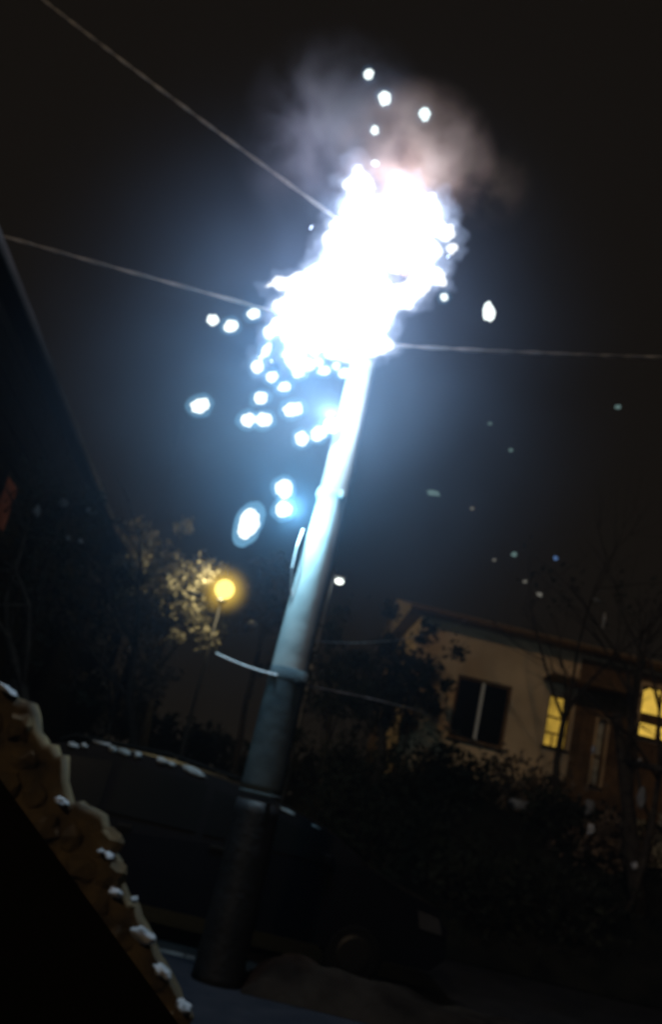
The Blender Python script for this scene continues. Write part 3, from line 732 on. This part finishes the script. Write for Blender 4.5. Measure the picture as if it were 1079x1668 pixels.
# ------------------------------------------------------------------ the dark van parked behind the pole
van = empty('parked_van', (-.6, 11.8, -.12), label='black parked van behind the foot of the pole with pale glints along its roof', cat='van')
VY0, VY1 = 10.9, 12.7
prof = [(-3.02, .30), (-3.08, .75), (-3.02, 1.15), (-2.92, 1.40), (-2.72, 1.55), (-2.35, 1.66), (-1.9, 1.73), (-1.2, 1.73), (-.6, 1.68), (0, 1.59), (.5, 1.47), (.92, 1.34),
        (1.35, 1.10), (1.75, .96), (2.15, .86), (2.32, .66), (2.34, .36), (2.2, .22), (-2.9, .2)]
bm = bmesh.new(); rings = []
for t, k, dz in ((0, .90, 0), (.04, .985, 0), (.12, 1, 0), (.5, 1.0, .02), (.88, 1, 0), (.96, .985, 0), (1, .9, 0)):
    row = []
    for (x, z) in prof:
        y = VY0 + (VY1 - VY0) * t
        inset = max(0, z - .95) * .16 * (1 if t < .3 else (-1 if t > .7 else 0))
        row.append(bm.verts.new((-.35 + (x + .35) * (.985 + .015 * k), y + inset, .75 + (z - .75) * (.96 + .04 * k) + (dz if z > 1 else 0))))
    rings.append(row)
n = len(prof)
for a, b in zip(rings, rings[1:]):
    for k in range(n): bm.faces.new((a[k], a[(k + 1) % n], b[(k + 1) % n], b[k]))
bm.faces.new(rings[0]); bm.faces.new(rings[-1])
build('body', bm, M['carpaint'], van, smooth=False)
def vy(z): return VY0 + max(0, z - .95) * .16 - .006
def side(name, pts, m, dep=.012, parent=None):
    bm = bmesh.new()
    a = [bm.verts.new((x, vy(z) - dep, z)) for x, z in pts]; b = [bm.verts.new((x, vy(z) + .02, z)) for x, z in pts]
    k_ = len(a)
    for k in range(k_): bm.faces.new((a[k], a[(k + 1) % k_], b[(k + 1) % k_], b[k]))
    bm.faces.new(a); bm.faces.new(b)
    return build(name, bm, m, parent or van)
for q in ([(-2.75, 1.05), (-1.75, 1.05), (-1.75, 1.58), (-2.55, 1.5)], [(-1.65, 1.05), (-.65, 1.05), (-.65, 1.56), (-1.65, 1.6)], [(-.55, 1.05), (.95, 1.05), (.6, 1.32), (-.55, 1.54)]):
    side('side_window', q, M['darkglass'])
for x in (-1.5, -.45): side('door_handle', [(x, .93), (x + .16, .93), (x + .16, .96), (x, .96)], M['rim'], .03)
for x0_ in (-1.70, -.60, .62): side('door_seam', [(x0_, .35), (x0_ + .012, .35), (x0_ + .012, 1.04), (x0_, 1.04)], M['black'], .003)
side('tail_light', [(-3.0, .95), (-2.86, .95), (-2.86, 1.25), (-2.95, 1.25)], M['lamp_red'])
side('headlight', [(2.0, .62), (2.26, .6), (2.2, .76), (1.95, .8)], M['lamp_clear'])
bm = bmesh.new(); box(bm, (.78, VY0 - .16, 1.02), (.92, VY0 - .02, 1.16), .03); build('wing_mirror', bm, M['carpaint'], van)
for x in (-2.15, 1.35):
    for y in (VY0 + .02, VY1 - .24):
        bm = bmesh.new(); tube(bm, [(x, y - .03, .21), (x, y, .21), (x, y + .2, .21), (x, y + .22, .21)], [.27, .33, .33, .27], 28); w = build('wheel', bm, M['tyre'], van, smooth=False)
        bm = bmesh.new(); tube(bm, [(x, y - .045, .21), (x, y - .035, .21)], [.16, .2], 20); build('rim', bm, M['rim'], w)
for y in (VY0 + .28, VY1 - .28):
    bm = bmesh.new(); tube(bm, [(-2.45, y, 1.68), (-2.3, y, 1.76), (-1.2, y, 1.80), (-.2, y, 1.70), (-.05, y, 1.63)], .018, 6); build('roof_rail', bm, M['black'], van)
# arc glints along the roof edge, put in as pale solid lumps
def rz(x):
    P = [p for p in prof[3:13]]
    for a, b in zip(P, P[1:]):
        if a[0] <= x <= b[0]: return a[1] + (b[1] - a[1]) * (x - a[0]) / (b[0] - a[0])
    return 1.3
for i, (px, py, w, h, lab) in enumerate([
    (66, 1219, 44, 13, 'long pale glint at the rear corner of the van roof'), (115, 1234, 20, 9, 'small pale glint second from the rear of the van roof'), (133, 1236, 12, 8, 'tiny pale glint touching the second one on the van roof'),
    (166, 1210, 34, 10, 'pale glint lying farthest back across the van roof'), (180, 1239, 16, 11, 'blocky pale glint in the middle of the van roof'), (200, 1239, 26, 10, 'widest middle glint on the van roof'),
    (224, 1238, 16, 11, 'ragged pale glint right of the widest one'), (264, 1247, 22, 9, 'flat pale glint on the van roof left of the brightest'), (280, 1250, 14, 7, 'small pale glint stuck to the flat one'),
    (317, 1263, 42, 13, 'brightest long glint on the van roof nearest the pole'),
    (462, 1334, 50, 7, 'thin dim lit edge line on the van roof just right of the pole'), (512, 1356, 36, 6, 'faint end of the lit edge line above the van windscreen')]):
    Y = VY0 + .2 if py > 1212 else VY0 + .9
    c = at(px, py, Y); s = px_m * Y / 9.3
    zr = rz(c.x)
    c.z = max(min(c.z, zr + .05), zr - .01) if Y > VY0 + .5 else max(min(c.z, zr + .03), zr - .03)
    c.y = VY0 + .15 if c.z < zr else c.y
    bm = bmesh.new(); lump(bm, c, (w * .5 * s, .09, h * .5 * s), .5, 2, 2.2, i, Matrix.Rotation(R(5 + 3 * (px > 230) * 2), 3, 'Y'))
    build('roof_glint', bm, M['snow'], smooth=True, label=lab, cat='snow', group='solid pale glints along the van roof')

# ------------------------------------------------------------------ stepped garden wall at lower left
gw = empty('rubble_wall', (-1.2, 7.0, 0), label='rough ochre rubble garden wall sloping down to the foot of the pole', cat='garden wall')
edge_px = [(-60, 1120), (5, 1128), (48, 1142), (52, 1190), (96, 1238), (102, 1300), (140, 1316), (165, 1330), (172, 1385), (188, 1415), (196, 1460), (232, 1510), (243, 1550), (268, 1585), (285, 1620), (300, 1655)]
edge = [at(x, y, 7.0) for x, y in edge_px]
def top_at(x):
    for a, b in zip(edge, edge[1:]):
        if a.x <= x <= b.x: return a.z + (b.z - a.z) * (x - a.x) / max(1e-6, b.x - a.x)
    return 0.0
z = .0
while z < 2.1:
    hgt = random.uniform(.15, .25); x = -2.5 + random.uniform(0, .2)
    while x < 0:
        wd = random.uniform(.16, .34); xc = x + wd / 2
        if z + hgt * .75 < top_at(xc):
            bm = bmesh.new()
            lump(bm, (xc, 7.10 + random.uniform(-.03, .03), z + hgt / 2), (wd * .52, .10, hgt * .54), .45, 2, 1.7, x * 7 + z, Matrix.Rotation(random.uniform(-.5, .5), 3, 'Y'))
            build('stone', bm, M['stucco'], gw)
        x += wd
    z += hgt * .96
bm = bmesh.new()      # lumpy mortar and old render filling the joints
cols = []
xs_ = [-2.5 + .05 * k for k in range(47)]
for x in xs_:
    t = max(.05, top_at(x) + .05 * noise.noise(Vector((x * 6, 0, 3))) + .07 * noise.noise(Vector((x * 19, 5, 3)))) if x < edge[-1].x else .05
    cols.append([(x, 7.055 + .05 * noise.noise(Vector((x * 4, k * .9, 1))), t * k / 24) for k in range(25)])
V = [[bm.verts.new(p) for p in c_] for c_ in cols]; B_ = [[bm.verts.new((c_[0][0], 7.34, 0)), bm.verts.new((c_[0][0], 7.34, c_[-1][2]))] for c_ in cols]
for a in range(len(V) - 1):
    for k in range(24): bm.faces.new((V[a][k], V[a + 1][k], V[a + 1][k + 1], V[a][k + 1]))
    bm.faces.new((V[a][24], V[a + 1][24], B_[a + 1][1], B_[a][1])); bm.faces.new((B_[a][0], B_[a][1], B_[a + 1][1], B_[a + 1][0]))
build('mortar', bm, M['stucco'], gw, smooth=True)
for i, (px, py, w, h, lab) in enumerate([
    (12, 1124, 36, 12, 'snow streak on the highest end of the rubble garden wall'), (99, 1305, 20, 12, 'small snow lump near the upper end of the rubble garden wall'),
    (178, 1393, 15, 11, 'snow lump halfway down the garden wall'), (165, 1386, 9, 7, 'crumb of snow beside the halfway lump'),
    (188, 1453, 18, 17, 'round snow lump on the lower half of the garden wall'), (233, 1523, 36, 24, 'largest snow lump near the bottom of the garden wall'),
    (264, 1582, 26, 16, 'ragged grey snow lump beyond the foot of the garden wall'), (299, 1640, 24, 16, 'snow lump at the bottom edge beside the pole foot'),
    (219, 1465, 10, 10, 'dim crumb of snow right of the round lump')]):
    c = at(px, py, 7.02); s = px_m * 7 / 9.3
    # rest on the step under it
    bm = bmesh.new(); lump(bm, c, (w * .55 * s, .10, h * .42 * s), .5, 3, 1.5, i + 30, Matrix.Rotation(R(20), 3, 'Y'))
    build('snow_lump', bm, M['snow'], smooth=True, label=lab, cat='snow', group='lumps of snow on the garden wall')

# ------------------------------------------------------------------ near black parapet at the lower left corner
pa, pb = at(-160, 1050, 2.6), at(330, 1722, 2.6)
par = None
bm = bmesh.new()
dv = (pb - pa)
q = [pa, pb, pb + Vector((0, 0, -2.2)), pa + Vector((0, 0, -2.6))]
fr_ = [bm.verts.new(p) for p in q]; bk = [bm.verts.new(p + Vector((-.05, .12, 0))) for p in q]
for k in range(4): bm.faces.new((fr_[k], fr_[(k + 1) % 4], bk[(k + 1) % 4], bk[k]))
bm.faces.new(fr_); bm.faces.new(bk)
build('stair_parapet', bm, M['black'], label='near black sloping stair parapet filling the lower left corner', cat='parapet')

# ------------------------------------------------------------------ thin air haze, one closed box
hz = bpy.data.materials.new('night_air'); hz.use_nodes = True; t = hz.node_tree; t.nodes.clear()
o_ = t.nodes.new('ShaderNodeOutputMaterial'); pv = t.nodes.new('ShaderNodeVolumePrincipled')
pv.inputs['Color'].default_value = (.75, .85, 1, 1); pv.inputs['Density'].default_value = .0007
t.links.new(pv.outputs[0], o_.inputs['Volume'])
bm = bmesh.new(); box(bm, (-410, -50, -1.2), (410, 910, 11.0)); build('haze', bm, hz, kind='stuff', label='thin night air')
